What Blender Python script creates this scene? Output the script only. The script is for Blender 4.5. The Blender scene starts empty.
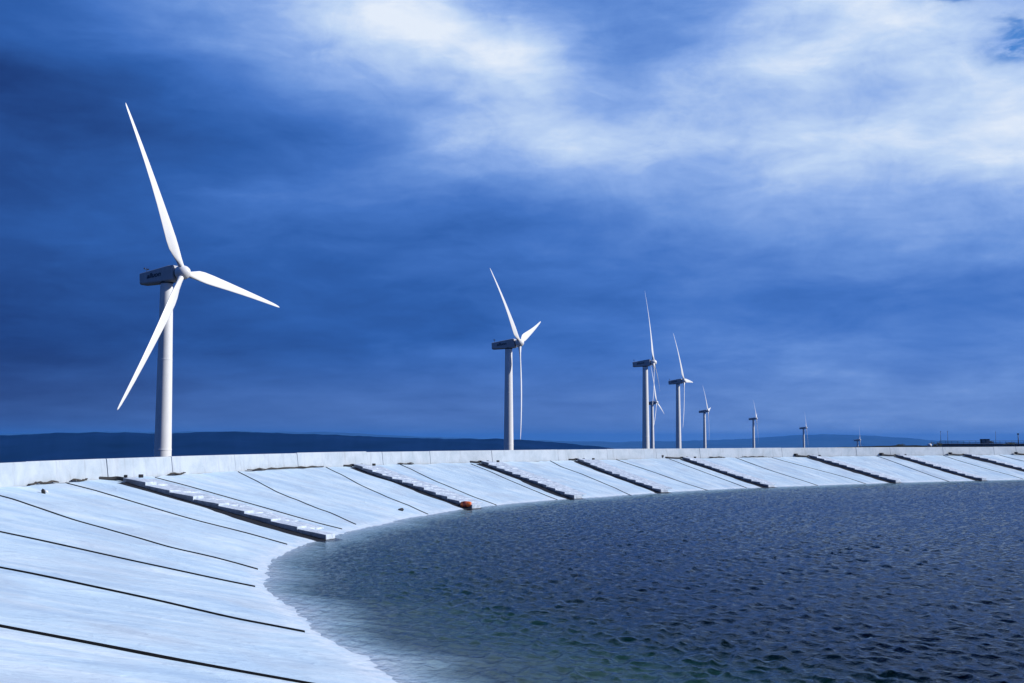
import bpy, bmesh, math, random
import numpy as np
from mathutils import Vector, Matrix
random.seed(7); rng = np.random.default_rng(7)
R = math.radians
scn = bpy.context.scene
COL = scn.collection

# ------------------------------------------------------------------ camera
FPX, HORIZON = 1200.0, 439.0
cam_d = bpy.data.cameras.new('camera'); cam = bpy.data.objects.new('camera', cam_d); COL.objects.link(cam)
cam_d.sensor_width = 36; cam_d.lens = FPX*36/1024
cam_d.clip_start = .2; cam_d.clip_end = 90000
PITCH = math.atan((HORIZON-341.5)/FPX)
cam.location = (0, 0, 0); cam.rotation_euler = (R(90)+PITCH, 0, 0)
scn.camera = cam
scn.render.resolution_x = 1024; scn.render.resolution_y = 683

# ------------------------------------------------------------------ exposure
scn.view_settings.view_transform = 'Standard'; scn.view_settings.look = 'None'
scn.view_settings.exposure = 0.0; scn.view_settings.gamma = 1.0
scn.view_settings.use_curve_mapping = False

# ------------------------------------------------------------------ sun
SUN_EL, SUN_AZ = R(31), R(91)            # azimuth clockwise from the view direction (+Y)
sd = bpy.data.lights.new('sun', 'SUN'); sd.energy = 4.9; sd.angle = R(.5); sd.color = (1, .975, .94)
sun = bpy.data.objects.new('sun', sd); COL.objects.link(sun)
sdir = Vector((math.sin(SUN_AZ)*math.cos(SUN_EL), math.cos(SUN_AZ)*math.cos(SUN_EL), math.sin(SUN_EL)))
sun.rotation_euler = (-sdir).to_track_quat('-Z', 'Y').to_euler(); sun.location = sdir*300

# ------------------------------------------------------------------ node helper
def lin(c):
    return tuple(v/12.92 if v <= .04045 else ((v+.055)/1.055)**2.4 for v in (x/255 for x in c)) + (1,)
class NT:
    def __init__(s, tree): s.t = tree; s.n = tree.nodes; s.l = tree.links
    def set(s, sock, v):
        if isinstance(v, bpy.types.NodeSocket): s.l.new(v, sock)
        elif v is not None: sock.default_value = v
    def math(s, op, a, b=None, c=None, clamp=False):
        n = s.n.new('ShaderNodeMath'); n.operation = op; n.use_clamp = clamp
        for i, v in enumerate((a, b, c)): s.set(n.inputs[i], v)
        return n.outputs[0]
    def vmath(s, op, a, b=None):
        n = s.n.new('ShaderNodeVectorMath'); n.operation = op
        s.set(n.inputs[0], a); s.set(n.inputs[1], b)
        return n.outputs[0]
    def noise(s, vec, scale, detail=4, rough=.55, dist=0.0, out='Fac'):
        n = s.n.new('ShaderNodeTexNoise'); s.set(n.inputs['Vector'], vec)
        n.inputs['Scale'].default_value = scale; n.inputs['Detail'].default_value = detail
        n.inputs['Roughness'].default_value = rough; n.inputs['Distortion'].default_value = dist
        return n.outputs[out]
    def maprange(s, v, a, b, c=0., d=1., smooth=True):
        n = s.n.new('ShaderNodeMapRange'); n.interpolation_type = 'SMOOTHSTEP' if smooth else 'LINEAR'
        s.set(n.inputs[0], v)
        for i, x in enumerate((a, b, c, d)): s.set(n.inputs[1+i], x)
        return n.outputs[0]
    def ramp(s, v, stops, interp='LINEAR'):
        n = s.n.new('ShaderNodeValToRGB'); r = n.color_ramp; r.interpolation = interp
        while len(r.elements) < len(stops): r.elements.new(.5)
        for e, (p, c) in zip(r.elements, stops): e.position = p; e.color = c
        s.set(n.inputs[0], v); return n.outputs[0]
    def mix(s, f, a, b):
        n = s.n.new('ShaderNodeMix'); n.data_type = 'RGBA'
        s.set(n.inputs[0], f); s.set(n.inputs[6], a); s.set(n.inputs[7], b); return n.outputs[2]
    def fmix(s, f, a, b):
        n = s.n.new('ShaderNodeMix'); n.data_type = 'FLOAT'
        s.set(n.inputs[0], f); s.set(n.inputs[2], a); s.set(n.inputs[3], b); return n.outputs[0]
    def comb(s, x, y, z):
        n = s.n.new('ShaderNodeCombineXYZ')
        for i, v in enumerate((x, y, z)): s.set(n.inputs[i], v)
        return n.outputs[0]
    def sep(s, v):
        n = s.n.new('ShaderNodeSeparateXYZ'); s.set(n.inputs[0], v); return n.outputs
    def bump(s, h, strength=.3, dist=.02):
        n = s.n.new('ShaderNodeBump'); n.inputs['Strength'].default_value = strength
        n.inputs['Distance'].default_value = dist; s.set(n.inputs['Height'], h); return n.outputs[0]

# ------------------------------------------------------------------ sky
SKY = .1
def build_world():
    w = bpy.data.worlds.new('World'); scn.world = w; w.use_nodes = True
    t = NT(w.node_tree); t.n.clear()
    out = t.n.new('ShaderNodeOutputWorld'); bg = t.n.new('ShaderNodeBackground'); bg.inputs[1].default_value = SKY
    t.l.new(bg.outputs[0], out.inputs[0])
    sky = t.n.new('ShaderNodeTexSky'); sky.sky_type = 'NISHITA'; sky.sun_disc = False
    sky.sun_elevation = SUN_EL; sky.sun_rotation = SUN_AZ
    gen = t.n.new('ShaderNodeTexCoord').outputs['Generated']
    d = t.vmath('NORMALIZE', gen); X, Y, Z = t.sep(d)
    # the cloud deck seen in perspective
    den = t.math('ADD', t.math('MAXIMUM', Z, 0.0), .11)
    deck = t.comb(t.math('DIVIDE', X, den), t.math('DIVIDE', Y, den), 0.0)
    az = t.math('ARCTAN2', X, Y); el = t.math('ARCSINE', Z)
    # soft warping, streaky along the horizon
    polar = t.comb(t.math('MULTIPLY', az, 1.0), t.math('MULTIPLY', el, 2.6), 0.0)
    wn = t.vmath('SUBTRACT', t.noise(polar, 7.0, 5, .55, 0, 'Color'), (.5, .5, .5)); wx, wy, wz = t.sep(wn)
    azw = t.math('ADD', az, t.math('MULTIPLY', wx, .08)); elw = t.math('ADD', el, t.math('MULTIPLY', wy, .030))
    xs = [64*i for i in range(17)]
    grid = [
     (0, [0.38,0.44,0.50,0.58,0.68,0.80,0.90,0.88,0.60,0.55,0.55,0.60,0.80,0.88,0.92,0.66,0.62]),
     (25, [0.38,0.43,0.49,0.58,0.68,0.80,0.92,0.94,0.70,0.56,0.55,0.58,0.80,0.87,0.90,0.82,0.66]),
     (50, [0.37,0.41,0.47,0.56,0.63,0.74,0.78,0.92,0.92,0.66,0.55,0.56,0.78,0.84,0.84,0.80,0.74]),
     (75, [0.32,0.37,0.42,0.48,0.54,0.62,0.72,0.78,0.92,0.64,0.56,0.70,0.88,0.86,0.80,0.82,0.62]),
     (100, [0.25,0.29,0.34,0.42,0.46,0.53,0.64,0.72,0.80,0.64,0.68,0.78,0.76,0.72,0.70,0.76,0.80]),
     (125, [0.26,0.27,0.32,0.38,0.41,0.48,0.57,0.68,0.76,0.80,0.80,0.74,0.74,0.76,0.76,0.78,0.80]),
     (150, [0.30,0.30,0.30,0.34,0.38,0.44,0.52,0.66,0.74,0.82,0.80,0.76,0.80,0.82,0.86,0.84,0.90]),
     (175, [0.29,0.31,0.34,0.36,0.38,0.42,0.50,0.60,0.68,0.66,0.72,0.66,0.78,0.82,0.72,0.84,0.84]),
     (200, [0.30,0.32,0.36,0.40,0.48,0.47,0.46,0.50,0.54,0.58,0.58,0.60,0.64,0.68,0.72,0.68,0.70]),
     (225, [0.32,0.35,0.36,0.38,0.40,0.41,0.41,0.40,0.42,0.46,0.52,0.56,0.60,0.62,0.64,0.62,0.62]),
     (250, [0.32,0.35,0.35,0.36,0.39,0.39,0.40,0.41,0.43,0.46,0.47,0.50,0.55,0.58,0.60,0.58,0.58]),
     (275, [0.28,0.31,0.32,0.33,0.36,0.37,0.36,0.38,0.42,0.45,0.45,0.48,0.53,0.56,0.58,0.55,0.54]),
     (300, [.27,.30,.31,.33,.35,.36,.36,.37,.38,.41,.42,.46,.44,.45,.46,.45,.46]),
     (325, [.26,.29,.30,.32,.34,.35,.35,.37,.40,.43,.46,.50,.46,.46,.47,.47,.48]),
     (350, [0.25,0.27,0.29,0.31,0.33,0.34,0.38,0.41,0.43,0.43,0.46,0.49,0.53,0.54,0.52,0.49,0.50]),
     (400, [0.26,0.28,0.30,0.35,0.37,0.39,0.40,0.42,0.44,0.44,0.48,0.51,0.54,0.56,0.56,0.55,0.54]),
     (440, [.30,.32,.33,.35,.36,.38,.39,.41,.44,.47,.51,.53,.55,.57,.57,.56,.56])]
    A0, A1 = -.46, .46
    u = t.maprange(azw, A0, A1, 0., 1., False)
    val = None; prev = None
    for y, row in grid:
        e = PITCH - math.atan((y-341.5)/FPX)
        st = [((math.atan((x-512)/FPX)-A0)/(A1-A0), (g, g, g, 1)) for x, g in zip(xs, row)]
        rv = t.ramp(u, st, 'B_SPLINE')
        if val is None: val = rv
        else: val = t.fmix(t.maprange(elw, prev, e, 0., 1., False), val, rv)
        prev = e
    # away from the framed part of the sky: broken cloud of middling tone
    gn = t.noise(deck, .9, 6, .55, .6)
    generic = t.maprange(gn, .3, .72, .16, .50)
    side = t.maprange(t.math('ABSOLUTE', az), .46, 1.1)
    high = t.maprange(el, .40, .75)
    away = t.math('MAXIMUM', side, high)
    low = t.maprange(el, .02, .30, .55, 1.0)
    val = t.fmix(away, val, t.math('MULTIPLY', generic, low))
    # cloud texture: wispy streaks, stronger where the deck is bright
    sv = t.vmath('MULTIPLY', polar, (1.0, 1.2, 1.0))
    n1 = t.math('SUBTRACT', t.noise(sv, 9.0, 7, .6, .5), .5)
    n2 = t.math('SUBTRACT', t.noise(deck, 1.7, 6, .55, .2), .5)
    amp = t.maprange(val, .28, .75, .12, .27)
    n3 = t.math('SUBTRACT', t.noise(t.vmath('ADD', t.vmath('MULTIPLY', polar, (1., 1.35, 1.)), t.vmath('MULTIPLY', wn, (.12, .12, 0))), 24.0, 7, .62, .3), .5)
    val = t.math('ADD', val, t.math('MULTIPLY', t.math('ADD', t.math('ADD', n1, t.math('MULTIPLY', n2, .8)), t.math('MULTIPLY', n3, .30)), amp))
    n4 = t.math('SUBTRACT', t.noise(t.vmath('MULTIPLY', polar, (1., .62, 1.)), 15.0, 9, .66, .9), .5)
    val = t.math('ADD', val, t.math('MULTIPLY', n4, t.maprange(val, .40, .70, .02, .20)))
    cloud = t.ramp(val, [(.10, lin((14, 34, 74))), (.25, lin((31, 62, 123))), (.37, lin((48, 95, 171))), (.45, lin((68, 116, 195))), (.5, lin((83, 128, 204))),
                         (.57, lin((104, 146, 217))), (.68, lin((140, 174, 233))), (.82, lin((190, 213, 246))), (.93, lin((228, 238, 252)))])
    # hazier, greyer air low over the plain
    grey = t.ramp(val, [(.25, lin((66, 86, 136))), (.6, lin((124, 154, 208)))])
    cloud = t.mix(t.maprange(el, .0, .085, .5, .0), cloud, grey)
    cl10 = t.vmath('SCALE', cloud); cl10.node.inputs['Scale'].default_value = 1/SKY
    # gaps of clear sky
    gap = t.maprange(t.noise(deck, 1.5, 6, .6, .4), .60, .70)
    gap = t.math('MULTIPLY', t.math('MULTIPLY', gap, away), .45)
    def hole(px, py, sx, sy):
        a = math.atan((px-512)/FPX); e = PITCH-math.atan((py-341.5)/FPX)
        da = t.math('DIVIDE', t.math('SUBTRACT', t.math('ADD', az, t.math('MULTIPLY', wx, .14)), a), sx/FPX)
        de = t.math('DIVIDE', t.math('SUBTRACT', t.math('ADD', el, t.math('MULTIPLY', wz, .09)), e), sy/FPX)
        r2 = t.math('ADD', t.math('MULTIPLY', da, da), t.math('MULTIPLY', de, de))
        return t.math('POWER', 2.718, t.math('MULTIPLY', r2, -1.0))
    hn = t.maprange(t.noise(polar, 26, 5, .6, .4), .38, .58)
    hs = t.math('MULTIPLY', t.math('ADD', t.math('MULTIPLY', hole(985, 10, 34, 13), 1.5), t.math('MULTIPLY', hole(1024, 68, 20, 16), 1.5)), hn)
    gap = t.math('MAXIMUM', gap, t.math('MULTIPLY', hs, .85, clamp=True))
    tint = t.vmath('MULTIPLY', sky.outputs[0], (.35, .75, 1.35))
    t.l.new(t.mix(gap, cl10, tint), bg.inputs[0])
build_world()

# ------------------------------------------------------------------ materials
def mat(name):
    m = bpy.data.materials.new(name); m.use_nodes = True
    t = NT(m.node_tree); b = t.n['Principled BSDF']; return m, t, b
def simple(name, col, rough=.6, var=.12, scale=3.0, metal=0.0, bump=0.0, spec=.4):
    m, t, b = mat(name); co = t.n.new('ShaderNodeTexCoord').outputs['Object']
    n = t.noise(co, scale, 5, .6)
    lo = tuple(c*(1-var) for c in col)+(1,); hi = tuple(min(1, c*(1+var)) for c in col)+(1,)
    t.l.new(t.ramp(n, [(.3, lo), (.7, hi)]), b.inputs['Base Color'])
    b.inputs['Roughness'].default_value = rough; b.inputs['Metallic'].default_value = metal
    b.inputs['Specular IOR Level'].default_value = spec
    if bump: t.l.new(t.bump(t.noise(co, scale*6, 4, .6), bump, .02), b.inputs['Normal'])
    return m
WATER_Z = -4.2; WALL_Z = -1.8; SLOPE_W = 11.0
def liner_material():
    m, t, b = mat('white_geotextile')
    uv = t.n.new('ShaderNodeTexCoord').outputs['UV']; pos = t.n.new('ShaderNodeNewGeometry').outputs['Position']
    px, py, pz = t.sep(pos)
    streak = t.noise(t.vmath('MULTIPLY', uv, (.95, .24, 1)), 1.0, 6, .58, .5)
    blot = t.noise(uv, .35, 5, .6, .4)
    fine = t.noise(uv, 7.0, 4, .6)
    c = t.ramp(streak, [(.30, (.38, .53, .70, 1)), (.5, (.49, .64, .77, 1)), (.70, (.62, .73, .82, 1))])
    c = t.mix(t.maprange(blot, .45, .70, 0, .55), c, (.42, .51, .62, 1))
    c = t.mix(t.maprange(fine, .6, .8, 0, .10), c, (.45, .50, .58, 1))
    stain = t.noise(t.vmath('MULTIPLY', uv, (1., .45, 1)), .8, 7, .68, .6)
    c = t.mix(t.maprange(stain, .56, .74, 0, .38), c, (.36, .43, .52, 1))
    # algae and silt below the usual waterline
    zz = t.math('ADD', pz, t.math('MULTIPLY', t.math('SUBTRACT', t.noise(uv, 1.3, 5, .6), .5), .16))
    c = t.mix(t.math('MULTIPLY', t.maprange(zz, -4.30, -4.18), t.math('MULTIPLY', t.maprange(zz, -4.17, -4.02, .8, 0.), t.maprange(t.noise(uv, 3.0, 5, .65), .35, .6))), c, (.66, .74, .82, 1))
    alg = t.maprange(zz, -4.44, -4.21, 1., 0.)
    c = t.mix(alg, c, t.ramp(t.noise(uv, 2.2, 5, .65), [(.3, (.060, .072, .072, 1)), (.7, (.17, .19, .19, 1))]))
    t.l.new(c, b.inputs['Base Color']); b.inputs['Roughness'].default_value = .75
    b.inputs['Specular IOR Level'].default_value = .25
    h = t.math('ADD', t.math('MULTIPLY', streak, 1.0), t.math('MULTIPLY', t.noise(t.vmath('MULTIPLY', uv, (1., .5, 1)), 4.0, 5, .6, .8), .35))
    wr = t.noise(t.vmath('ADD', t.vmath('MULTIPLY', uv, (.9, .40, 1)), t.vmath('MULTIPLY', t.noise(uv, .4, 2, .5, 0, 'Color'), (1.8, 1.8, 0))), .9, 3, .45)
    ridge = t.math('POWER', t.math('SUBTRACT', 1.0, t.math('MULTIPLY', t.math('ABSOLUTE', t.math('SUBTRACT', wr, .5)), 6.0), clamp=True), 2.0)
    h = t.math('ADD', h, t.math('MULTIPLY', ridge, .16))
    t.l.new(t.bump(h, .8, .13), b.inputs['Normal']); return m
def water_material():
    m, t, b = mat('lake_water'); t.n.remove(b); out = t.n['Material Output']
    pos = t.n.new('ShaderNodeNewGeometry').outputs['Position']
    h = t.math('ADD', t.noise(t.vmath('MULTIPLY', pos, (1.6, 1., 1)), 3.2, 4, .6, .3), t.math('MULTIPLY', t.noise(pos, 11.0, 3, .6), .25))
    nrm = t.bump(h, .6, .08)
    # Schlick's Fresnel from the angle to the surface, the same for light going in and coming out
    inc = t.n.new('ShaderNodeNewGeometry').outputs['Incoming']
    dt = t.n.new('ShaderNodeVectorMath'); dt.operation = 'DOT_PRODUCT'; t.l.new(inc, dt.inputs[0]); t.l.new(nrm, dt.inputs[1])
    fres = t.math('ADD', t.math('MULTIPLY', t.math('POWER', t.math('SUBTRACT', 1.0, t.math('ABSOLUTE', dt.outputs['Value']), clamp=True), 5.0), .98), .02)
    gl = t.n.new('ShaderNodeBsdfGlossy'); gl.inputs['Roughness'].default_value = .08; t.l.new(nrm, gl.inputs['Normal'])
    gl.inputs['Color'].default_value = (.46, .52, .605, 1)
    tr = t.n.new('ShaderNodeBsdfTransparent'); tr.inputs[0].default_value = (1, 1, 1, 1)
    mx = t.n.new('ShaderNodeMixShader'); t.l.new(fres, mx.inputs[0]); t.l.new(tr.outputs[0], mx.inputs[1]); t.l.new(gl.outputs[0], mx.inputs[2])
    t.l.new(mx.outputs[0], out.inputs['Surface'])
    va = t.n.new('ShaderNodeVolumeAbsorption'); va.inputs['Color'].default_value = (.20, .56, .48, 1); va.inputs['Density'].default_value = .55
    t.l.new(va.outputs[0], out.inputs['Volume']); return m
def wall_material():
    m, t, b = mat('white_painted_concrete'); co = t.n.new('ShaderNodeTexCoord').outputs['Object']
    geo = t.n.new('ShaderNodeNewGeometry').outputs['Position']
    n1 = t.noise(geo, .9, 6, .65, .4); n2 = t.noise(geo, 4.5, 5, .7)
    c = t.ramp(n1, [(.3, (.34, .41, .48, 1)), (.6, (.45, .51, .58, 1))])
    c = t.mix(t.maprange(n2, .64, .72, 0, .6), c, (.22, .24, .28, 1))       # small stains
    drip = t.noise(t.vmath('MULTIPLY', geo, (3., 3., .25)), 1.4, 4, .6)
    c = t.mix(t.maprange(drip, .52, .72, 0, .45), c, (.27, .30, .34, 1))
    t.l.new(c, b.inputs['Base Color']); b.inputs['Roughness'].default_value = .85
    t.l.new(t.bump(n2, .25, .02), b.inputs['Normal']); return m
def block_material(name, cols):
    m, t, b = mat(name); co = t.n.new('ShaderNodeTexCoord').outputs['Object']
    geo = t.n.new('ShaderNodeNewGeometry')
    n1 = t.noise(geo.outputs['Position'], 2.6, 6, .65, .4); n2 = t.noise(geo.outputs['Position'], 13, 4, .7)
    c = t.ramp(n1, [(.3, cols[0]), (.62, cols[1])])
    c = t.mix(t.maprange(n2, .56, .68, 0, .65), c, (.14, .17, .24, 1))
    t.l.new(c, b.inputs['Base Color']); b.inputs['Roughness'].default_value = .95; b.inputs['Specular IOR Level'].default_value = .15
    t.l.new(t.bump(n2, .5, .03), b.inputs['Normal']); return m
def blade_material(name, c0, c1, rough):
    m, t, b = mat(name); co = t.n.new('ShaderNodeTexCoord').outputs['Object']
    n = t.noise(t.vmath('MULTIPLY', co, (1, 1, .3)), 1.6, 5, .6)
    t.l.new(t.ramp(n, [(.3, c0+(1,)), (.65, c1+(1,))]), b.inputs['Base Color'])
    b.inputs['Roughness'].default_value = rough; b.inputs['Specular IOR Level'].default_value = .4; return m
M = dict(
    liner=liner_material(), water=water_material(), wall=wall_material(), block=block_material('shaded_grey_concrete', ((.13, .145, .18, 1), (.26, .285, .34, 1))), pale_lit=block_material('pale_block_lit_tone', ((.33, .41, .52, 1), (.64, .72, .82, 1))),  # dark and pale block tones paint shade and sunlight into the faces
    white=blade_material('white_gelcoat', (.76, .78, .80), (.83, .84, .85), .38),
    tower=blade_material('white_tower_paint', (.76, .78, .80), (.84, .85, .86), .45),
    nacelle=blade_material('grey_white_nacelle_panel', (.42, .44, .48), (.52, .53, .56), .5),
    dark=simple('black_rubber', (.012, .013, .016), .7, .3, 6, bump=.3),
    seam=simple('black_seam_tape', (.008, .009, .011), .95, .3, 6, spec=.05),
    joint=simple('dark_joint_filler', (.03, .032, .036), .95, .3, 6),
    letter=simple('dark_navy_lettering', (.02, .022, .045), .5, .1, 2),
    soil=simple('dark_soil', (.05, .045, .04), .95, .4, 3, bump=.6),
    gravel=simple('crest_gravel', (.22, .21, .19), .95, .3, 4, bump=.6),
    grassland=simple('dry_moorland', (.03, .033, .028), 1.0, .4, .01, spec=0.0),
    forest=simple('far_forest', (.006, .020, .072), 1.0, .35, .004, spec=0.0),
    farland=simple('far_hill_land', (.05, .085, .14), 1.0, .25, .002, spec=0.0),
    orange=simple('orange_plastic', (.72, .15, .03), .5, .2, 8, bump=.2),
    darkred=simple('dark_red_plastic', (.30, .05, .03), .55, .2, 8),
    metal=simple('galvanised_steel', (.30, .31, .33), .5, .15, 5, metal=.6),
    darkmetal=simple('dark_painted_metal', (.03, .033, .04), .55, .2, 5),
    concrete=simple('grey_concrete', (.16, .17, .19), .9, .2, 1.5, bump=.3),
    leaf=simple('dark_green_leaves', (.035, .05, .025), .8, .4, 3),
    bark=simple('grey_brown_bark', (.08, .06, .045), .9, .3, 5),
    stone=simple('dark_stone', (.07, .07, .075), .9, .3, 8, bump=.5),
    whitetank=simple('white_tank_paint', (.78, .79, .80), .5, .05, 2),
)

# ------------------------------------------------------------------ object helpers
def tag(o, label=None, cat=None, group=None, kind=None):
    if label: o['label'] = label
    if cat: o['category'] = cat
    if group: o['group'] = group
    if kind: o['kind'] = kind
    return o
def empty(name, loc=(0, 0, 0), rz=0):
    o = bpy.data.objects.new(name, None); o.location = loc; o.rotation_euler = (0, 0, rz); COL.objects.link(o); return o
def obj(name, data, m, parent=None, smooth=False):
    if isinstance(data, bmesh.types.BMesh):
        me = bpy.data.meshes.new(name); data.normal_update(); data.to_mesh(me); data.free()
    else: me = data
    if m and not me.materials: me.materials.append(m)
    o = bpy.data.objects.new(name, me); COL.objects.link(o)
    if smooth:
        me.polygons.foreach_set('use_smooth', [True]*len(me.polygons))
    if parent: o.parent = parent
    return o
def mesh_np(name, V, F):
    me = bpy.data.meshes.new(name); me.from_pydata([tuple(v) for v in V], [], [tuple(f) for f in F]); me.update(); return me
def grid_mesh(name, P, UV=None, keep=None):
    """P: (a,b,3) grid of points"""
    a, b = P.shape[:2]; idx = np.arange(a*b).reshape(a, b)
    F = np.stack([idx[:-1, :-1], idx[1:, :-1], idx[1:, 1:], idx[:-1, 1:]], -1).reshape(-1, 4)
    if keep is not None: F = F[keep]
    used = np.unique(F); remap = np.full(a*b, -1); remap[used] = np.arange(len(used)); F = remap[F]
    V = P.reshape(-1, 3)[used]
    me = bpy.data.meshes.new(name)
    me.vertices.add(len(V)); me.vertices.foreach_set('co', V.astype(np.float32).ravel())
    me.loops.add(F.size); me.loops.foreach_set('vertex_index', F.astype(np.int32).ravel())
    me.polygons.add(len(F)); me.polygons.foreach_set('loop_start', np.arange(0, F.size, 4, dtype=np.int32))
    me.polygons.foreach_set('use_smooth', np.ones(len(F), bool))
    if UV is not None:
        uvl = me.uv_layers.new(name='UVMap'); uvl.data.foreach_set('uv', UV.reshape(-1, 2)[used][F.ravel()].astype(np.float32).ravel())
    me.update(calc_edges=True); me.validate(); return me
def add_box(bm, cx, cy, cz, sx, sy, sz, mtx=None, bevel=0):
    r = bmesh.ops.create_cube(bm, size=1.0); vs = r['verts']
    for v in vs: v.co = Vector((cx+v.co.x*sx, cy+v.co.y*sy, cz+v.co.z*sz))
    if bevel:
        es = list({e for v in vs for e in v.link_edges})
        vs = bmesh.ops.bevel(bm, geom=es, offset=bevel, segments=2, affect='EDGES', profile=.6)['verts'] 
    if mtx is not None:
        for v in (bm.verts if bevel else vs): v.co = mtx @ v.co
    return vs
def tube_mesh(bm, pts, r, seg=8, cap=True):
    pts = [Vector(p) for p in pts]; rings = []
    rr = r if isinstance(r, (list, tuple)) else [r]*len(pts)
    for i, p in enumerate(pts):
        d = (pts[min(i+1, len(pts)-1)]-pts[max(i-1, 0)]).normalized()
        up = Vector((0, 0, 1)) if abs(d.z) < .95 else Vector((1, 0, 0))
        a = d.cross(up).normalized(); b = a.cross(d).normalized()
        rings.append([bm.verts.new(p+(a*math.cos(k*2*math.pi/seg)+b*math.sin(k*2*math.pi/seg))*rr[i]) for k in range(seg)])
    for i in range(len(rings)-1):
        for k in range(seg): bm.faces.new((rings[i][k], rings[i][(k+1) % seg], rings[i+1][(k+1) % seg], rings[i+1][k]))
    if cap: bm.faces.new(rings[0][::-1]); bm.faces.new(rings[-1])
def smooth_noise1(x, seed, scale):
    r = np.random.default_rng(seed); k = r.uniform(.5, 2.2, 9)/scale; p = r.uniform(0, 6.28, 9); return sum(np.sin(x*a+b) for a, b in zip(k, p))/4.5

# ------------------------------------------------------------------ the shore curve of the reservoir
CTRL = [(3.71,7.79),(1.74,12.45),(-.24,17.12),(-2.21,21.78),(-4.15,26.45),(-5.95,31.18),(-7.35,36.03),(-8.17,41.0),(-8.37,46.03),(-7.99,51.06),
 (-7.24,56.07),(-6.32,61.04),(-5.1,65.94),(-3.55,70.75),(-1.68,75.44),(.59,79.95),(3.37,84.14),(6.52,88.09),(9.63,92.08),(12.72,96.08),(16.03,99.88),
 (19.76,103.27),(23.67,106.49),(27.66,109.61),(31.71,112.63),(35.82,115.58),(40.09,118.29),(44.5,120.77),(48.93,123.22),(53.37,125.66),(57.8,128.1),
 (62.24,130.55),(66.67,132.99),(71.11,135.43)]
EXT = [(84,142),(100,148),(118,150),(136,145),(150,132),(158,114),(158,94),(150,72),(136,48),(118,24),(98,3),(76,-14),(56,-23),(38,-24),(24,-17),(14,-7),(8,2)]
S0 = 3.0    # arc lengths below are measured as in the survey, whose zero is CTRL[0]
def closed_curve():
    P = np.array(CTRL+EXT, float); n = len(P); out = []
    for i in range(n):
        p0, p1, p2, p3 = P[i-1], P[i], P[(i+1) % n], P[(i+2) % n]
        m = max(2, int(np.hypot(*(p2-p1))/.25))
        for t in np.linspace(0, 1, m, endpoint=False):
            out.append(.5*((2*p1)+(-p0+p2)*t+(2*p0-5*p1+4*p2-p3)*t*t+(-p0+3*p1-3*p2+p3)*t**3))
    return np.array(out)
LOOP = closed_curve(); NL = len(LOOP)
seg = np.hypot(*(np.roll(LOOP, -1, 0)-LOOP).T); ARC = np.r_[0, np.cumsum(seg)]; TOTAL = ARC[-1]
tan = np.roll(LOOP, -4, 0)-np.roll(LOOP, 4, 0); tan /= np.linalg.norm(tan, axis=1)[:, None]
NRM = np.stack([-tan[:, 1], tan[:, 0]], 1)      # pointing away from the water
for _ in range(12): NRM = (np.roll(NRM, 3, 0)+NRM+np.roll(NRM, -3, 0))/3
NRM /= np.linalg.norm(NRM, axis=1)[:, None]
_A = ARC; _L = np.vstack([LOOP, LOOP[:1]]); _N = np.vstack([NRM, NRM[:1]])
def shore(s):
    s = np.mod(s, TOTAL); return np.stack([np.interp(s, _A, _L[:, i]) for i in range(2)], -1), np.stack([np.interp(s, _A, _N[:, i]) for i in range(2)], -1)
def bank_z(t):          # made-up shallow shelf under the water imitating refraction, then the deep basin
    return np.where(np.asarray(t) >= 0, WATER_Z+(WALL_Z-WATER_Z)*np.asarray(t), np.interp(t, [-2.2, -1.5, -.5, 0], [-8.2, WATER_Z-2.3, WATER_Z-.62, WATER_Z]))
def bank_noise(s, t):
    d = t*SLOPE_W
    fine = .024*np.sin(s*2.1+.5*np.sin(d*.31)+1.3*np.sin(s*.17))*np.sin(s*.63+.4+.12*d)+.007*np.sin(s*4.7+.35*np.sin(d*.5+s*.3)+.2*d)*np.sin(s*1.3+d*.2)
    broad = .04*np.sin(s*.41+1.1)*np.sin(d*.35+s*.21)+.03*np.sin(s*.83+d*.22)
    return (fine+broad)*np.clip((1.0-t)*6, 0.15, 1)*np.clip(.25+np.abs(t)*5, .25, 1)
def bank(s, t, lift=0.0):
    s = np.asarray(s, float); t = np.asarray(t, float)
    q, n = shore(s); p = q+n*(SLOPE_W*t)[..., None]
    return np.concatenate([p, (bank_z(t)+bank_noise(s, t)+lift)[..., None]], -1)

# reservoir_bank: white sheet from the wall down under the water
tt = np.r_[np.linspace(-2.2, -.3, 20)[:-1], np.linspace(-.3, .985, 75)]
ss = np.r_[np.arange(-14, 205, .22), np.arange(205, TOTAL-14, 1.5), TOTAL-14]
SS, TT = np.meshgrid(ss, tt, indexing='ij')
TTv = TT.copy()
edge = .985+.010*smooth_noise1(ss, 3, 1.2)+.008*smooth_noise1(ss, 5, .4)      # ragged upper edge
TTv[:, -1] = edge; TTv[:, -2] = np.minimum(TTv[:, -2], edge-.004)
bank_o = obj('reservoir_bank', grid_mesh('reservoir_bank', bank(SS, TTv), np.stack([SS, TTv*SLOPE_W], -1)), M['liner'])
tag(bank_o, kind='structure')
# floor of the reservoir
f_s = np.arange(0, TOTAL, 1.5); fp = bank(f_s, np.full(len(f_s), -2.19)); fp[:, 2] = bank_z(-2.19)-.02
bm = bmesh.new(); bm.faces.new([bm.verts.new(tuple(p)) for p in fp]); bmesh.ops.triangulate(bm, faces=bm.faces[:])
tag(obj('reservoir_floor', bm, M['soil']), kind='structure')
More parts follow.
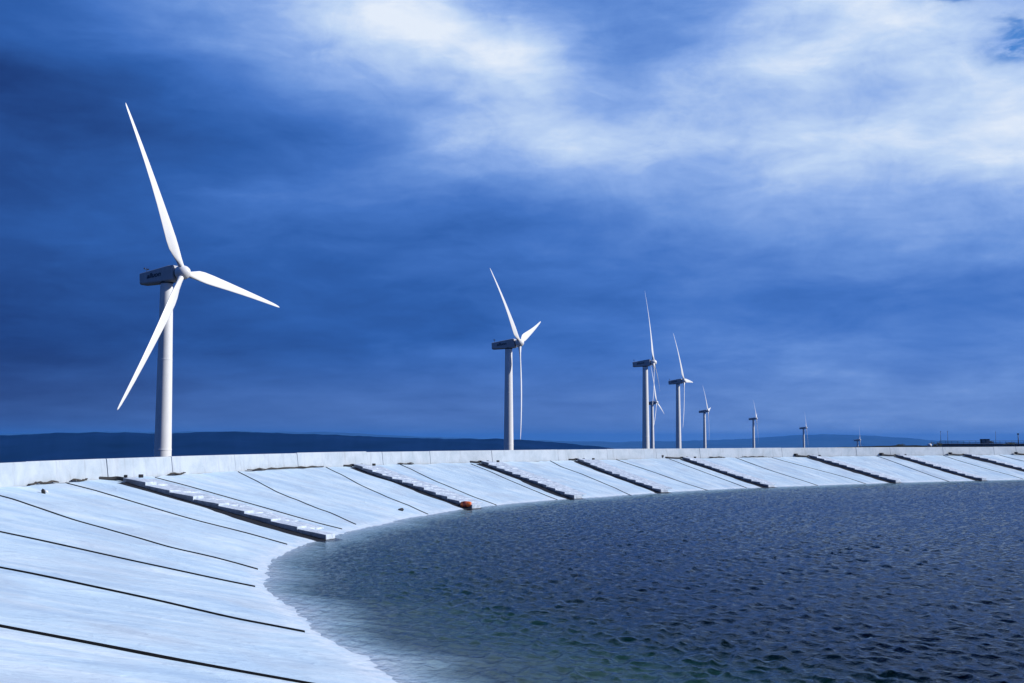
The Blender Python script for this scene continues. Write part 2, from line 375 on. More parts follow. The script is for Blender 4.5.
# dark ledge at the foot of the wall, crest road and outer embankment
def ring(name, offs, m, step=1.0):
    s = np.arange(0, TOTAL+step*.5, step); s[-1] = TOTAL
    q, n = shore(s); P = np.stack([np.concatenate([q+n*o, np.full((len(s), 1), z)], 1) for o, z in offs], 1)
    return tag(obj(name, grid_mesh(name, P), m), kind='structure')
ring('bank_ledge', [(10.2, WALL_Z-.30), (10.72, WALL_Z-.075), (11.12, WALL_Z-.03)], M['soil'])
ring('crest_road', [(11.30, WALL_Z-.12), (13.5, WALL_Z-.06), (16, WALL_Z-.12)], M['gravel'])
ring('embankment', [(16.0, WALL_Z-.125), (40, -14), (64, -23.5)], M['grassland'])

# seams: black welded overlaps running down the sheet
def seam(s0, t0, s1, t1, width=.075, seed=0):
    n = 60; k = np.linspace(0, 1, n); r = np.random.default_rng(seed+11)
    t = t0+(t1-t0)*k; s = s0+(s1-s0)*k+.05*smooth_noise1(k*10, seed, 1.4)
    wd = width*(1+.45*smooth_noise1(k*10, seed+50, .9)); wd = np.clip(wd, width*.35, width*1.9)
    rows = []
    for a, l in ((-.5, -.004), (-.32, .028), (.0, .04), (.32, .03), (.5, -.004)): rows.append(bank(s+a*wd, t, l))
    obj('seam', grid_mesh('seam', np.stack(rows, 1)), M['seam'], bank_o)
SEAMS = [(5.2,-.1,6.0,.98,.11),(12.45,-.05,15.2,.98,.105),(20.1,.035,24.0,.98,.075),(28.55,.03,30.4,.985,.07),(33.0,.02,38.2,.985,.07),(41.7,.04,44.3,.975,.065),
 (49.9,.04,51.7,.96,.06),(52.4,.05,60.3,.975,.07),(62.2,.0,69.6,.985,.07),(72.4,.0,77.0,.985,.08),(80.5,.0,83.6,.95,.06),(89.6,-.02,94.4,.985,.1),(101.0,-.02,102.3,.98,.1),
 (106.6,0,108.3,.96,.05),(116.2,-.01,117.4,.98,.1),(123.2,-.01,122.3,.97,.06),(135.2,-.01,136.6,.98,.1),(146.4,0,146.8,.98,.08),(158,0,156,.98,.08),(171,0,169,.98,.09),(184,0,181,.98,.09)]
for i, a in enumerate(SEAMS): seam(*a, seed=i*3)

# ------------------------------------------------------------------ water
def build_water():
    az = np.r_[np.arange(-180, -27, 1.5), np.arange(-27, 27, .07), np.arange(27, 180.1, 1.5)]
    az[-1] = 180
    rad = [5.0]
    while rad[-1] < 235: rad.append(rad[-1]*1.0034)
    rad = np.array(rad); A, Rr = np.meshgrid(np.radians(az), rad, indexing='ij')
    X = Rr*np.sin(A); Y = Rr*np.cos(A)
    H = np.zeros_like(X); DX = np.zeros_like(X); DY = np.zeros_like(X)
    r = np.random.default_rng(5)
    for i in range(70):
        lam = .24*(.85/.24)**(r.random()**.9); th = math.radians(200)+r.normal(0, .62)     # the wind drives them away from the right
        k = 2*math.pi/lam; a = .0078*lam**1.0; ph = r.uniform(0, 6.28)
        arg = k*(X*math.cos(th)+Y*math.sin(th))+ph
        c, s = np.cos(arg), np.sin(arg)
        H += a*c; DX -= a*.8*s*math.cos(th); DY -= a*.8*s*math.sin(th)
    # gusts: patches of rougher and calmer water
    g = .95+.20*np.sin(X*.11+Y*.05+1)*np.sin(Y*.083-X*.04)+.16*np.sin(X*.31-Y*.17+2)*np.sin(Y*.23+.6)
    g = np.clip(g, .45, 1.5)
    pts = LOOP[:int(NL*.55):10].astype(np.float32); dist = np.empty(X.size, np.float32); xf, yf = X.ravel().astype(np.float32), Y.ravel().astype(np.float32)
    for c0 in range(0, X.size, 60000):
        dd = (xf[c0:c0+60000, None]-pts[None, :, 0])**2+(yf[c0:c0+60000, None]-pts[None, :, 1])**2; dist[c0:c0+60000] = np.sqrt(dd.min(1))
    g = g*np.clip(dist.reshape(X.shape)/4.5, .22, 1.0)
    P = np.stack([X+DX*g, Y+DY*g, WATER_Z+H*g], -1)
    # keep what lies within 1.6 m outside the shore
    poly = LOOP[::4]+NRM[::4]*1.6
    x0, y0 = poly[:, 0], poly[:, 1]; x1, y1 = np.roll(x0, -1), np.roll(y0, -1)
    xf, yf = X.ravel(), Y.ravel(); ins = np.zeros(xf.shape, bool)
    for a, b, c, d in zip(x0, y0, x1, y1):
        if b == d: continue
        cond = (b > yf) != (d > yf); ins ^= cond & (xf < (c-a)*(yf-b)/(d-b)+a)
    ins = ins.reshape(X.shape)
    keep = (ins[:-1, :-1] | ins[1:, :-1] | ins[1:, 1:] | ins[:-1, 1:]).ravel()
    o = obj('water', grid_mesh('water', P, None, keep), M['water'])
    # normals up
    if o.data.polygons[0].normal.z < 0: o.data.flip_normals()
    tag(o, kind='structure')
build_water()

# ------------------------------------------------------------------ parapet wall
def wall_frame(s):
    q, n = shore(s); return q, n
wl_s = np.arange(-20, 230, .1); wq, wn = shore(wl_s); wl_p = wq+wn*SLOPE_W
i0 = np.argmin(np.abs(wl_s)); wl_a = np.r_[0, np.cumsum(np.hypot(*np.diff(wl_p, axis=0).T))]; wl_a -= wl_a[i0]
def s_of(a): return np.interp(a, wl_a, wl_s)
JOINTS = [-12.6,-5.2,2.2,9.6,17.1,24.8,32.6,40.5,48.2,55.4,62.0,69.1,76.5,85.0,86.9,92.5,99.8,108.8,115.8,122.4,128.4,134.4,140.3,145.7,151.3,156.3,160.1,164.5,168.8,172.9,176.7,181.9,187,193,199,205,211]
wall = empty('parapet_wall', (-19, 52, WALL_Z))
tag(wall, 'long low white concrete parapet wall along the crest above the white bank', 'wall')
def wall_piece(a0, a1, h, lean, th=.26, inset=0.0, bottom=-.5, shift=0.0):
    n = max(2, int((a1-a0)/1.2)+1); bm = bmesh.new(); rings = []
    for a in np.linspace(a0, a1, n):
        q, nn = shore(s_of(a)); p = q+nn*(SLOPE_W+shift); p3 = lambda off, z: Vector((p[0]+nn[0]*off, p[1]+nn[1]*off, z))-wall.location
        rings.append([bm.verts.new(p3(-.10+inset, WALL_Z+bottom)), bm.verts.new(p3(-.06+inset, WALL_Z)), bm.verts.new(p3(0.05+inset, WALL_Z+h-.05)), bm.verts.new(p3(.075+inset, WALL_Z+h)),
                      bm.verts.new(p3(th-.03-inset, WALL_Z+h)), bm.verts.new(p3(th-inset, WALL_Z+h-.04)), bm.verts.new(p3(th+.05-inset, WALL_Z+bottom))])
    for i in range(n-1):
        for k in range(6): bm.faces.new((rings[i][k], rings[i][k+1], rings[i+1][k+1], rings[i+1][k]))
        bm.faces.new((rings[i][6], rings[i][0], rings[i+1][0], rings[i+1][6]))
    bm.faces.new(rings[0]); bm.faces.new(rings[-1][::-1])
    bmesh.ops.recalc_face_normals(bm, faces=bm.faces[:]); return bm
for i in range(len(JOINTS)-1):
    a0, a1 = JOINTS[i], JOINTS[i+1]; h = .90+random.uniform(-.012, .012)+(.05 if a1 == 85.0 else 0)
    obj('wall_panel', wall_piece(a0+.02, a1-.02, h, 0, shift=random.uniform(-.02, .02)), M['wall'], wall)
    obj('joint_filler', wall_piece(a1-.03, a1+.03, .86, 0, inset=.05), M['joint'], wall)

# ------------------------------------------------------------------ stepped ballast rows
ROWS = [  # s at the water, s at the wall, label, number of steps
 (45.1, 48.2, 'nearest and leftmost stepped row of grey blocks on the white bank', 8),
 (68.3, 72.2, 'stepped row of grey blocks with the orange float on its lower end', 8),
 (82.2, 84.9, 'stepped block row starting just left of the second largest turbine, thin seam along it', 8),
 (94.0, 97.6, 'stepped block row whose lower end lies below the tall pair of overlapping turbines', 8),
 (109.2, 110.0, 'stepped block row starting at the wall below the stubby-bladed fourth turbine tower', 8),
 (127.4, 127.3, 'stepped block row starting at the wall below the second turbine from the right', 8),
 (139.8, 139.2, 'stepped block row starting at the wall just right of the smallest, rightmost turbine', 8),
 (151.4, 149.8, 'stepped block row starting below the two close thin masts at right', 8),
 (162.5, 160.8, 'rightmost stepped block row, only its upper end in the picture', 8)]
def row_frame(s0, s1, t):
    s = s0+(s1-s0)*t; P = bank(s, t); e = 1e-2
    d = bank(s0+(s1-s0)*(t-e), t-e)-P; d = Vector(d).normalized()        # downhill
    side = d.cross(Vector((0, 0, 1))).normalized(); return Vector(P), d, side
def quadbox(bm, c8, bev=.03):
    v = [bm.verts.new(p) for p in c8]
    for f in ((0,1,2,3),(7,6,5,4),(0,4,5,1),(1,5,6,2),(2,6,7,3),(3,7,4,0)): bm.faces.new([v[k] for k in f])
    bmesh.ops.recalc_face_normals(bm, faces=bm.faces[:])
    bmesh.ops.bevel(bm, geom=bm.edges[:], offset=bev, segments=2, affect='EDGES', profile=.6)
ROW_W = 2.15
for ri, (s0, s1, lab, nst) in enumerate(ROWS):
    base, d0, sd0 = row_frame(s0, s1, np.float64(.5)); root = empty('ballast_row', base)
    tag(root, lab, 'ballast row', 'stepped block rows down the bank')
    L0 = Vector(base)
    nst = nst if ri == 0 else 11
    t_hi, t_lo = .93 if ri == 0 else .96, -.02
    # black mat under the blocks, widened on the left as their painted shadow
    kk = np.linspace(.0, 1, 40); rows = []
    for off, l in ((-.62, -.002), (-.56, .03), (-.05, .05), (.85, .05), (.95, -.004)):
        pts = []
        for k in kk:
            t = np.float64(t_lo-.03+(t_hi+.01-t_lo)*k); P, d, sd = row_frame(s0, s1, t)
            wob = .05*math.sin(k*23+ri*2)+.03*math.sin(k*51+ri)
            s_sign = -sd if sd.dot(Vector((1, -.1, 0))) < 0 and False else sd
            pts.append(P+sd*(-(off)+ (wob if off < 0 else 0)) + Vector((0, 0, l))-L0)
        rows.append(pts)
    obj('shadow_mat', grid_mesh('shadow_mat', np.array(rows)), M['dark'], root)
    for k in range(nst):
        ta = t_hi-(t_hi-t_lo)*k/nst; tb = t_hi-(t_hi-t_lo)*(k+1.0)/nst
        Pa, d, sd = row_frame(s0, s1, np.float64(ta)); Pb, _, _ = row_frame(s0, s1, np.float64(tb))
        x = 0.0
        for wi, wd in enumerate((.78, .70, .66)):
            j = lambda a: random.uniform(-a, a)
            if wi and k == nst-1: continue
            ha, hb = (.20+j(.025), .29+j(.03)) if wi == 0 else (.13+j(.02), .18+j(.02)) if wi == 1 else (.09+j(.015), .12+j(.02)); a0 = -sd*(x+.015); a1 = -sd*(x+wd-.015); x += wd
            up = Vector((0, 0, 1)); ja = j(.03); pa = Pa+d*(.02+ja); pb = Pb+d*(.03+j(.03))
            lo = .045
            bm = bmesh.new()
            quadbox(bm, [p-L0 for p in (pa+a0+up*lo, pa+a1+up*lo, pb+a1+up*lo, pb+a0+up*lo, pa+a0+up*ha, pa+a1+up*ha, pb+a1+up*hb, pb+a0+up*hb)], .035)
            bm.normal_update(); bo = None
            for f_ in bm.faces: f_.material_index = 1 if wi or f_.normal.z > .8 or f_.normal.dot(d) > .75 else 0  # sunlit tops and downhill faces painted paler, shaded sides darker; other columns all pale
            bo = obj('block', bm, M['block'], root); bo.data.materials.append(M['pale_lit'])
    # hose from the wall to the first step, with its bracket, and two anchors on the wall foot
    P1, d, sd = row_frame(s0, s1, np.float64(t_hi)); PW, _, _ = row_frame(s0, s1, np.float64(.995))
    far = (1.5, 1.9, 1.2, 1.5, 2.2, 1.6, 1.8, 2., 2.)[ri]
    w_pt = PW+sd*far+Vector((0, 0, .12))
    pts = [w_pt, w_pt.lerp(PW, .4)+d*.2+Vector((0, 0, .0)), PW+d*.35+sd*.25+Vector((0, 0, .06)), PW.lerp(P1, .6)+Vector((0, 0, .12)), P1+Vector((0, 0, .13))-sd*.1, P1+d*.5+Vector((0, 0, .10))-sd*.2]
    sm = []
    for i in range(len(pts)-1):
        for q in range(6): sm.append(pts[i].lerp(pts[i+1], q/6))
    sm.append(pts[-1])
    for _ in range(5): sm = [sm[0]]+[(sm[i-1]+sm[i]*2+sm[i+1])/4 for i in range(1, len(sm)-1)]+[sm[-1]]
    bm = bmesh.new(); tube_mesh(bm, [p-L0 for p in sm], .095, 10); obj('hose', bm, M['dark'], root, True)
    bm = bmesh.new(); mt = Matrix.Translation(w_pt-L0+Vector((0, 0, .06)))@Matrix.Rotation(math.atan2(d.y, d.x)+.3, 4, 'Z')
    add_box(bm, 0, 0, 0, .34, .42, .26, mt, .05); obj('hose_bracket', bm, M['dark'], root)
    for q in (.9, 1.9):
        bm = bmesh.new(); p = PW-sd*q+d*.12; mt = Matrix.Translation(p-L0+Vector((0, 0, .09)))@Matrix.Rotation(q*2, 4, 'Z')
        add_box(bm, 0, 0, 0, .2, .16, .16, mt, .03); obj('anchor', bm, M['dark'], root)

# orange float on the second row
P, d, sd = row_frame(68.3, 72.2, np.float64(.02))
fl = empty('float', P+sd*.05+d*.1+Vector((0, 0, .08)), math.atan2(d.y, d.x)+.5)
fl.scale = (.82, .82, .82); tag(fl, 'small orange float with dark red bands on the lower end of a block row', 'float')
bm = bmesh.new(); tube_mesh(bm, [(-.42, 0, .2), (-.40, 0, .2), (-.33, 0, .2), (-.1, 0, .2), (.15, 0, .2), (.30, 0, .2), (.38, 0, .2), (.40, 0, .2)], [.08, .14, .19, .21, .21, .19, .14, .06], 14); obj('float_body', bm, M['orange'], fl, True)
bm = bmesh.new(); tube_mesh(bm, [(-.22, 0, .2), (-.20, 0, .2), (.06, 0, .2), (.08, 0, .2)], [.20, .222, .225, .20], 14); obj('float_band', bm, M['darkred'], fl, True)
bm = bmesh.new(); tube_mesh(bm, [(-.42, 0, .2), (-.55, .05, .14), (-.68, .02, .05), (-.8, -.1, .02)], .03, 6); obj('rope', bm, M['dark'], fl, True)

# small things on the bank
p = bank(40.8, .885); vc = empty('vent_cap', tuple(p), .6); vc.scale = (.62, .62, .62)
tag(vc, 'small dark vent with white hood on the white bank at left, near the wall', 'vent')
bm = bmesh.new(); tube_mesh(bm, [(0, 0, -.05), (0, 0, .10), (-.02, 0, .17), (-.10, 0, .21)], [.13, .12, .11, .10], 12); obj('pipe', bm, M['dark'], vc, True)
bm = bmesh.new(); tube_mesh(bm, [(.06, 0, .08), (.14, 0, .13), (.22, 0, .09), (.28, 0, .02)], [.04, .09, .07, .02], 10); obj('hood', bm, M['whitetank'], vc, True)
p = bank(60.9, .10); bm = bmesh.new(); bmesh.ops.create_icosphere(bm, subdivisions=2, radius=.12)
for v in bm.verts: v.co = Vector((v.co.x*1.3, v.co.y, v.co.z*.75))*(1+.18*math.sin(v.co.x*31+v.co.y*23))
o = obj('stone', bm, M['stone']); o.location = tuple(p+np.array([0, 0, .05])); tag(o, 'small dark stone on the white bank just above the water, left of the orange float', 'stone')
def dark_gap(a0, a1, seed):          # debris lodged between sheet and wall
    bm = bmesh.new(); pts = []
    for a in np.linspace(a0, a1, 14):
        q, n = shore(s_of(a)); pp = q+n*(SLOPE_W-.16+.03*math.sin(a*9+seed)); pts.append((pp[0], pp[1], WALL_Z+.03+.03*math.sin(a*5+seed)))
    r = [.012+.035*abs(math.sin(i*1.7+seed))*min(1, i/2, (13-i)/2)+.01 for i in range(14)]
    tube_mesh(bm, pts, r, 7)
    o = obj('soil_debris', bm, M['soil'], None, True); return o
for i, (a0, a1, lab) in enumerate([(61.2, 63.2, 'dark strip of soil lodged at the foot of the wall right of the large turbine tower'), (70.2, 79.5, 'long dark strip of soil at the wall foot left of the second block row'),
                  (48, 50.6, 'thin dark strip of soil at the wall foot far left, above the vent'), (88.5, 90.4, 'short dark strip of soil at the wall foot right of the second block row'),
                  (51.8, 53.3, 'short dark strip of soil at the wall foot just left of the nearest block row'), (129.5, 131.8, 'dark strip of soil at the wall foot below the distant turbines, right of the pair'), (134.2, 137.8, 'broken dark strip of soil at the wall foot left of the third turbine from the right')]):
    tag(dark_gap(a0, a1, i*1.3), lab, 'soil')

# ------------------------------------------------------------------ wind turbines
HUB_H = 45.0
def loft(bm, rings, cap=True):
    R_ = [[bm.verts.new(p) for p in r] for r in rings]; n = len(R_[0])
    for a, b in zip(R_[:-1], R_[1:]):
        for k in range(n): bm.faces.new((a[k], a[(k+1) % n], b[(k+1) % n], b[k]))
    if cap: bm.faces.new(R_[0][::-1]); bm.faces.new(R_[-1])
    bmesh.ops.recalc_face_normals(bm, faces=bm.faces[:])
def blade_bm(bend=1.35, L=24.0):
    bm = bmesh.new(); rings = []; n = 20
    st = [(.55, .80, .80, 0), (1.0, .82, .80, 0), (1.6, .92, .74, 8), (2.6, 1.30, .56, 14), (3.8, 1.72, .44, 13), (5.0, 1.82, .37, 11), (7, 1.66, .31, 8.5), (10, 1.36, .25, 6), (13, 1.10, .20, 4), (16, .88, .155, 2.5),
          (19, .68, .115, 1.2), (21.5, .50, .08, .4), (23, .36, .055, 0), (23.7, .22, .035, 0), (24, .05, .015, 0)]
    for z, c, th, tw in st:
        pts = []; k_c = min(1, max(0, (z-1.0)/2.2))
        for i in range(n):
            a = 2*math.pi*i/n
            y = math.cos(a); x = math.sin(a)                    # y: leading edge +
            prof = (1-k_c)+k_c*(.62+.38*y)*1.0
            yy = y*c*.5-k_c*c*.18; xx = x*th*.5*prof
            t = R(tw); X = xx*math.cos(t)+yy*math.sin(t); Yv = yy*math.cos(t)-xx*math.sin(t)
            pts.append(Vector((X+1.0*(z/L)-bend*(z/L)**2, Yv, z)))
        rings.append(pts)
    loft(bm, rings); return bm
def build_turbine(i):
    root = empty('wind_turbine')
    bm = bmesh.new(); n = 40
    prof = [(0, 1.42), (.3, 1.42), (.31, 1.36), (11, 1.27), (11.02, 1.30), (11.12, 1.30), (11.14, 1.265), (20.5, 1.16), (20.52, 1.19), (20.66, 1.19), (20.68, 1.155), (33, 1.0), (33.02, 1.02), (33.1, 1.02), (33.12, .995), (HUB_H-1.15, .86)]
    loft(bm, [[Vector((r*math.cos(2*math.pi*k/n), r*math.sin(2*math.pi*k/n), z)) for k in range(n)] for z, r in prof])
    tw = obj('tower', bm, M['tower'], root, True); tw.data.set_sharp_from_angle(angle=R(40))
    bm = bmesh.new(); add_box(bm, 1.36, 0, 1.5, .12, .8, 2.0, None, .03); obj('door', bm, M['metal'], tw)
    bm = bmesh.new(); loft(bm, [[Vector((r*math.cos(2*math.pi*k/n), r*math.sin(2*math.pi*k/n), z)) for k in range(n)] for z, r in ((HUB_H-1.3, .92), (HUB_H-.95, .96))]); obj('yaw_ring', bm, M['darkmetal'], root)
    nac = empty('x'); bpy.data.objects.remove(nac)
    bm = bmesh.new(); rings = []
    for x, top, bot, hw in ((-4.10, .46, -1.10, .84), (-4.0, .50, -1.14, .88), (-1.2, .80, -1.18, 1.0), (.9, 1.06, -1.14, 1.02), (1.6, 1.08, -1.10, 1.0), (1.72, 1.0, -1.02, .94)):
        ch = .10; cb = .20
        rings.append([Vector((x, y, z)) for y, z in ((-hw, bot+cb), (-hw, top-ch), (-hw+ch*1.3, top), (hw-ch*1.3, top), (hw, top-ch), (hw, bot+cb), (hw-cb*.9, bot), (-hw+cb*.9, bot))])
    loft(bm, rings); bmesh.ops.bevel(bm, geom=[e for e in bm.edges if len(e.link_faces) == 2 and e.calc_face_angle() > .45], offset=.03, segments=2, affect='EDGES')
    nac = obj('nacelle', bm, M['nacelle'], root); nac.location = (0, 0, HUB_H); nac.rotation_euler = (0, R(-3), 0)
    bm = bmesh.new()
    for y, z, x0, x1, h in ((-1.008, -.42, -3.7, 1.4, .03), (-1.012, .35, .55, .58, .9)): add_box(bm, (x0+x1)/2, y+(.08 if x0 < -3 else 0), z, x1-x0, .02, h)
    # lettering
    cu = bpy.data.curves.new('lettering', 'FONT'); cu.body = 'alluon'; cu.size = .92; cu.extrude = .012; cu.shear = .25; cu.offset = .022
    to = bpy.data.objects.new('lettering', cu); COL.objects.link(to); dg = bpy.context.evaluated_depsgraph_get(); dg.update()
    me = bpy.data.meshes.new_from_object(to.evaluated_get(dg)); bpy.data.objects.remove(to)
    xs_ = [v.co.x for v in me.vertices]; w = max(xs_)-min(xs_)
    for v in me.vertices:
        x = (v.co.x-min(xs_))*2.5/w-2.75; hw = .86+(x+3.9)/2.7*.14 if x < -1.2 else 1.0
        v.co = Vector((x, -hw-.014-(.012 if v.co.z > 0 else -.004), v.co.y-.36+(x+2)*.06))
    me.materials.clear(); bm.free()
    obj('lettering', me, M['letter'], nac)
    bm = bmesh.new(); tube_mesh(bm, [(-3.6, .1, .4), (-3.6, .1, 1.35)], .035, 6); tube_mesh(bm, [(-3.6, -.35, 1.1), (-3.6, .5, 1.1)], .03, 6); add_box(bm, -3.6, -.35, 1.2, .16, .12, .2); add_box(bm, -3.75, .5, 1.2, .4, .03, .16)
    obj('wind_vane', bm, M['darkmetal'], nac)
    bm = bmesh.new(); add_box(bm, -4.06, 0, -.25, .06, 1.1, .7, None, .02); obj('vent', bm, M['darkmetal'], nac)
    # rotor hub
    hub_m = Matrix.Translation((2.75, 0, HUB_H+.12)) @ Matrix.Rotation(R(-5), 4, 'Y')
    bm = bmesh.new(); n2 = 32
    pr = [(-.95, .62), (-.72, .82), (-.70, .94), (-.3, 1.0), (.2, .99), (.55, .86), (.85, .62), (1.05, .33), (1.12, .06)]
    loft(bm, [[Vector((x, r*math.cos(2*math.pi*k/n2), r*math.sin(2*math.pi*k/n2))) for k in range(n2)] for x, r in pr])
    hb = obj('rotor_hub', bm, M['white'], root, True); hb.data.set_sharp_from_angle(angle=R(50)); hb.matrix_local = hub_m
    bm = bmesh.new(); loft(bm, [[Vector((x, r*math.cos(2*math.pi*k/n2), r*math.sin(2*math.pi*k/n2))) for k in range(n2)] for x, r in ((-1.3, .72), (-.9, .72))]); sh = obj('main_shaft', bm, M['darkmetal'], root); sh.matrix_local = hub_m
    me = None; blades = []
    bl = blade_bm(); b0 = obj('blade', bl, M['white'], root, True)
    for k in range(3):
        b = b0 if k == 0 else b0.copy()
        if k: COL.objects.link(b)
        b.parent = root; blades.append(b)
    return root, blades, hub_m
def set_blades(blades, hub_m, th):
    for k, b in enumerate(blades): b.matrix_local = hub_m @ Matrix.Rotation(-R(th+120*k), 4, 'X')
proto, pblades, hub_m = build_turbine(0)
def children(o): return [c for c in bpy.data.objects if c.parent == o]
def copy_tree(o, parent=None):
    c = o.copy(); COL.objects.link(c); c.parent = parent
    for ch in children(o): copy_tree(ch, c)
    return c
def ray(px, py):
    v = (341.5-py)/FPX; return Vector(((px-512)/FPX, math.cos(PITCH)-v*math.sin(PITCH), math.sin(PITCH)+v*math.cos(PITCH)))
TURB = [  # hub pixel, distance, axis, blade angle, label
 (183.0, 272.6, 165.5, 67.0, -24.2, 'largest white wind turbine, at left, its three long blades spread wide'),
 (519.5, 343, 290, 73, -48, 'second largest white wind turbine, near the middle, standing alone between the largest and the pair'),
 (653.5, 362.5, 397, 79, -8, 'tall wind turbine right of the middle one, overlapping a smaller turbine behind it'),
 (656.5, 402.5, 720, 72, -14, 'small wind turbine close behind the right side of a nearer, taller tower'),
 (684, 381, 531, 71, -31, 'wind turbine right of the overlapping pair, blade up left and stubby blade to the right'),
 (708, 411, 905, 74, -38, 'thin wind turbine fifth in the row from the right edge side, alone between the taller trio and the three tiny ones'),
 (756.4, 418.5, 1080, 76, -47, 'third turbine from the right, tallest of the three tiny ones at right'),
 (806.3, 427.8, 1220, 77, -46, 'second turbine from the right, middle one of the three tiny ones'),
 (860, 440.0, 1370, 77, -45, 'rightmost and smallest wind turbine, only nacelle and blades above the wall')]
TURB[5] = TURB[5][:5]+('thin wind turbine standing alone between the taller trio and the three tiny ones at right',)
roots = [(proto, pblades)]
for i in range(1, len(TURB)):
    r = copy_tree(proto); roots.append((r, [c for c in children(r) if c.name.startswith('blade')]))
for (r, bl), (px, py, D, psi, th, lab) in zip(roots, TURB):
    d = ray(px, py); H = d*(D/d.y); rz = R(psi-90); ca, sa = math.cos(rz), math.sin(rz)
    r.location = (H.x-2.75*ca, H.y-2.75*sa, H.z-HUB_H-.12); r.rotation_euler = (0, 0, rz)
    set_blades(bl, hub_m, th); tag(r, lab, 'wind turbine', 'wind turbines in a row beyond the reservoir')

# ------------------------------------------------------------------ land
def terrain():
    az = np.radians(np.arange(0, 361, 2.0)); rad = np.array([40, 60, 90, 140, 200, 300, 420, 560, 750, 1000, 1300, 1700, 2300, 3200, 4500, 6500, 9000, 13000, 18000, 24000, 27500])
    A, Rr = np.meshgrid(az, rad, indexing='ij'); cx, cy = 60, 60
    z = np.interp(Rr, [0, 600, 1000, 1500, 2500, 4500, 30000], [-23, -23, -26, -48, -80, -120, -130]) + 1.2*np.sin(Rr*np.cos(A)*.011)*np.sin(Rr*np.sin(A)*.013)
    P = np.stack([cx+Rr*np.sin(A), cy+Rr*np.cos(A), z], -1)
    c = np.tile(np.array([[[cx, cy, -23.0]]]), (len(az), 1, 1)); P = np.concatenate([c, P], 1)
    me = grid_mesh('ground', P); tag(obj('ground', me, M['grassland']), kind='structure')
terrain()
def hills(name, prof, r0, rpk, r1, zb, m, rough, seed):
    """prof: (pixel x, pixel y of the crest)"""
    xs_ = np.linspace(prof[0][0], prof[-1][0], 420); ys = np.interp(xs_, [p[0] for p in prof], [p[1] for p in prof])
    k = np.exp(-.5*(np.arange(-12, 13)/5.0)**2); k /= k.sum(); ys = np.convolve(np.pad(ys, 12, 'edge'), k, 'valid')
    ys = ys+rough*(smooth_noise1(xs_, seed, 9.0)+.6*smooth_noise1(xs_, seed+1, 3.5)); az = np.arctan((xs_-512)/FPX)
    zp = (HORIZON-ys)/FPX*rpk
    u = np.linspace(0, 1, 46); rr = np.interp(u, [0, .6, 1], [r0, rpk, r1])
    A, U = np.meshgrid(az, u, indexing='ij'); Rr = np.tile(rr, (len(az), 1))
    b = np.where(U < .6, np.sin(np.clip(U/.6, 0, 1)*math.pi/2)**1.3, np.cos((U-.6)/.4*math.pi/2)**1.2)
    X = Rr*np.tan(A); Y = Rr
    z = zb+(zp[:, None]-zb)*b
    nz = sum(a*np.sin(X*f+p)*np.sin(Y*f*1.1+q) for a, f, p, q in ((.10, .0021, 1, 2), (.07, .0047, 3, 1), (.04, .011, 2, 5), (.02, .024, 0, 3)))
    z = z+nz*(np.abs(zp)[:, None]-zb)*np.sin(np.clip(U/.6, 0, 1)*math.pi)*.9
    z[:, 0] = zb-6; z[:, -1] = zb-6
    tag(obj(name, grid_mesh(name, np.stack([X, Y, z], -1)), m), kind='structure')
hills('near_hills', [(-300, 436), (-120, 434), (-40, 435.5), (0, 435.5), (60, 433.5), (120, 433), (165, 434), (220, 432), (270, 433.5), (330, 434.5), (380, 437), (430, 438.5), (470, 439), (500, 438.5), (540, 441), (575, 444), (610, 448), (640, 452)], 3000, 4200, 6000, -100, M['forest'], .35, 21)
hills('far_hills', [(-400, 436), (-100, 434), (30, 433.5), (110, 431.5), (160, 432.5), (215, 431), (260, 432), (330, 432), (400, 436), (520, 440), (600, 442), (680, 441), (730, 440), (780, 436), (820, 434), (860, 435), (900, 437.5), (940, 441), (1000, 443), (1100, 441), (1300, 436)], 15000, 20000, 25000, -125, M['farland'], .35, 33)

# ------------------------------------------------------------------ low installation beyond the wall at far right
def px_at(px, py, D):
    d = ray(px, py); return d*(D/d.y)
# low rise it stands on
xs_ = np.linspace(0, 1, 40); D0 = 500.0
rise = []
for k in np.linspace(0, 1, 60):
    px = 800+(1180-800)*k; top = np.interp(px, [800, 870, 900, 925, 1180], [450, 446.4, 446, 446.2, 446.2])
    row = []
    for dd, f in ((-90, 0), (-40, .55), (0, 1), (40, 1), (90, .5), (150, 0)):
        p = px_at(px, top, D0); row.append((p.x*(1+dd/D0), D0+dd, -25+(p.z+25+.12*math.sin(px*.9)+.08*math.sin(px*2.3))*f))
    rise.append(row)
tag(obj('rise', grid_mesh('rise', np.array(rise)), M['grassland']), kind='structure')
a = px_at(938, 446.4, 500); b_ = px_at(1100, 446.4, 500)
deck = empty('walkway', (a.x, a.y-1, a.z)); tag(deck, 'low concrete walkway with a railing beyond the wall at far right', 'walkway')
Lw = b_.x-a.x
bm = bmesh.new(); add_box(bm, Lw/2, 0, .45, Lw, 2.4, 1.5, None, .04); obj('deck_wall', bm, M['concrete'], deck)
bm = bmesh.new(); add_box(bm, Lw/2, -1.3, .95, Lw, .2, .25); obj('kerb', bm, M['concrete'], deck)
for z in (1.75, 2.3):
    bm = bmesh.new(); tube_mesh(bm, [(0, -1.1, z), (Lw, -1.1, z)], .08, 6); obj('rail', bm, M['darkmetal'], deck)
for k in range(28):
    bm = bmesh.new(); tube_mesh(bm, [(k*Lw/27, -1.1, 1.2), (k*Lw/27, -1.1, 2.34)], .06, 6); obj('post', bm, M['darkmetal'], deck)
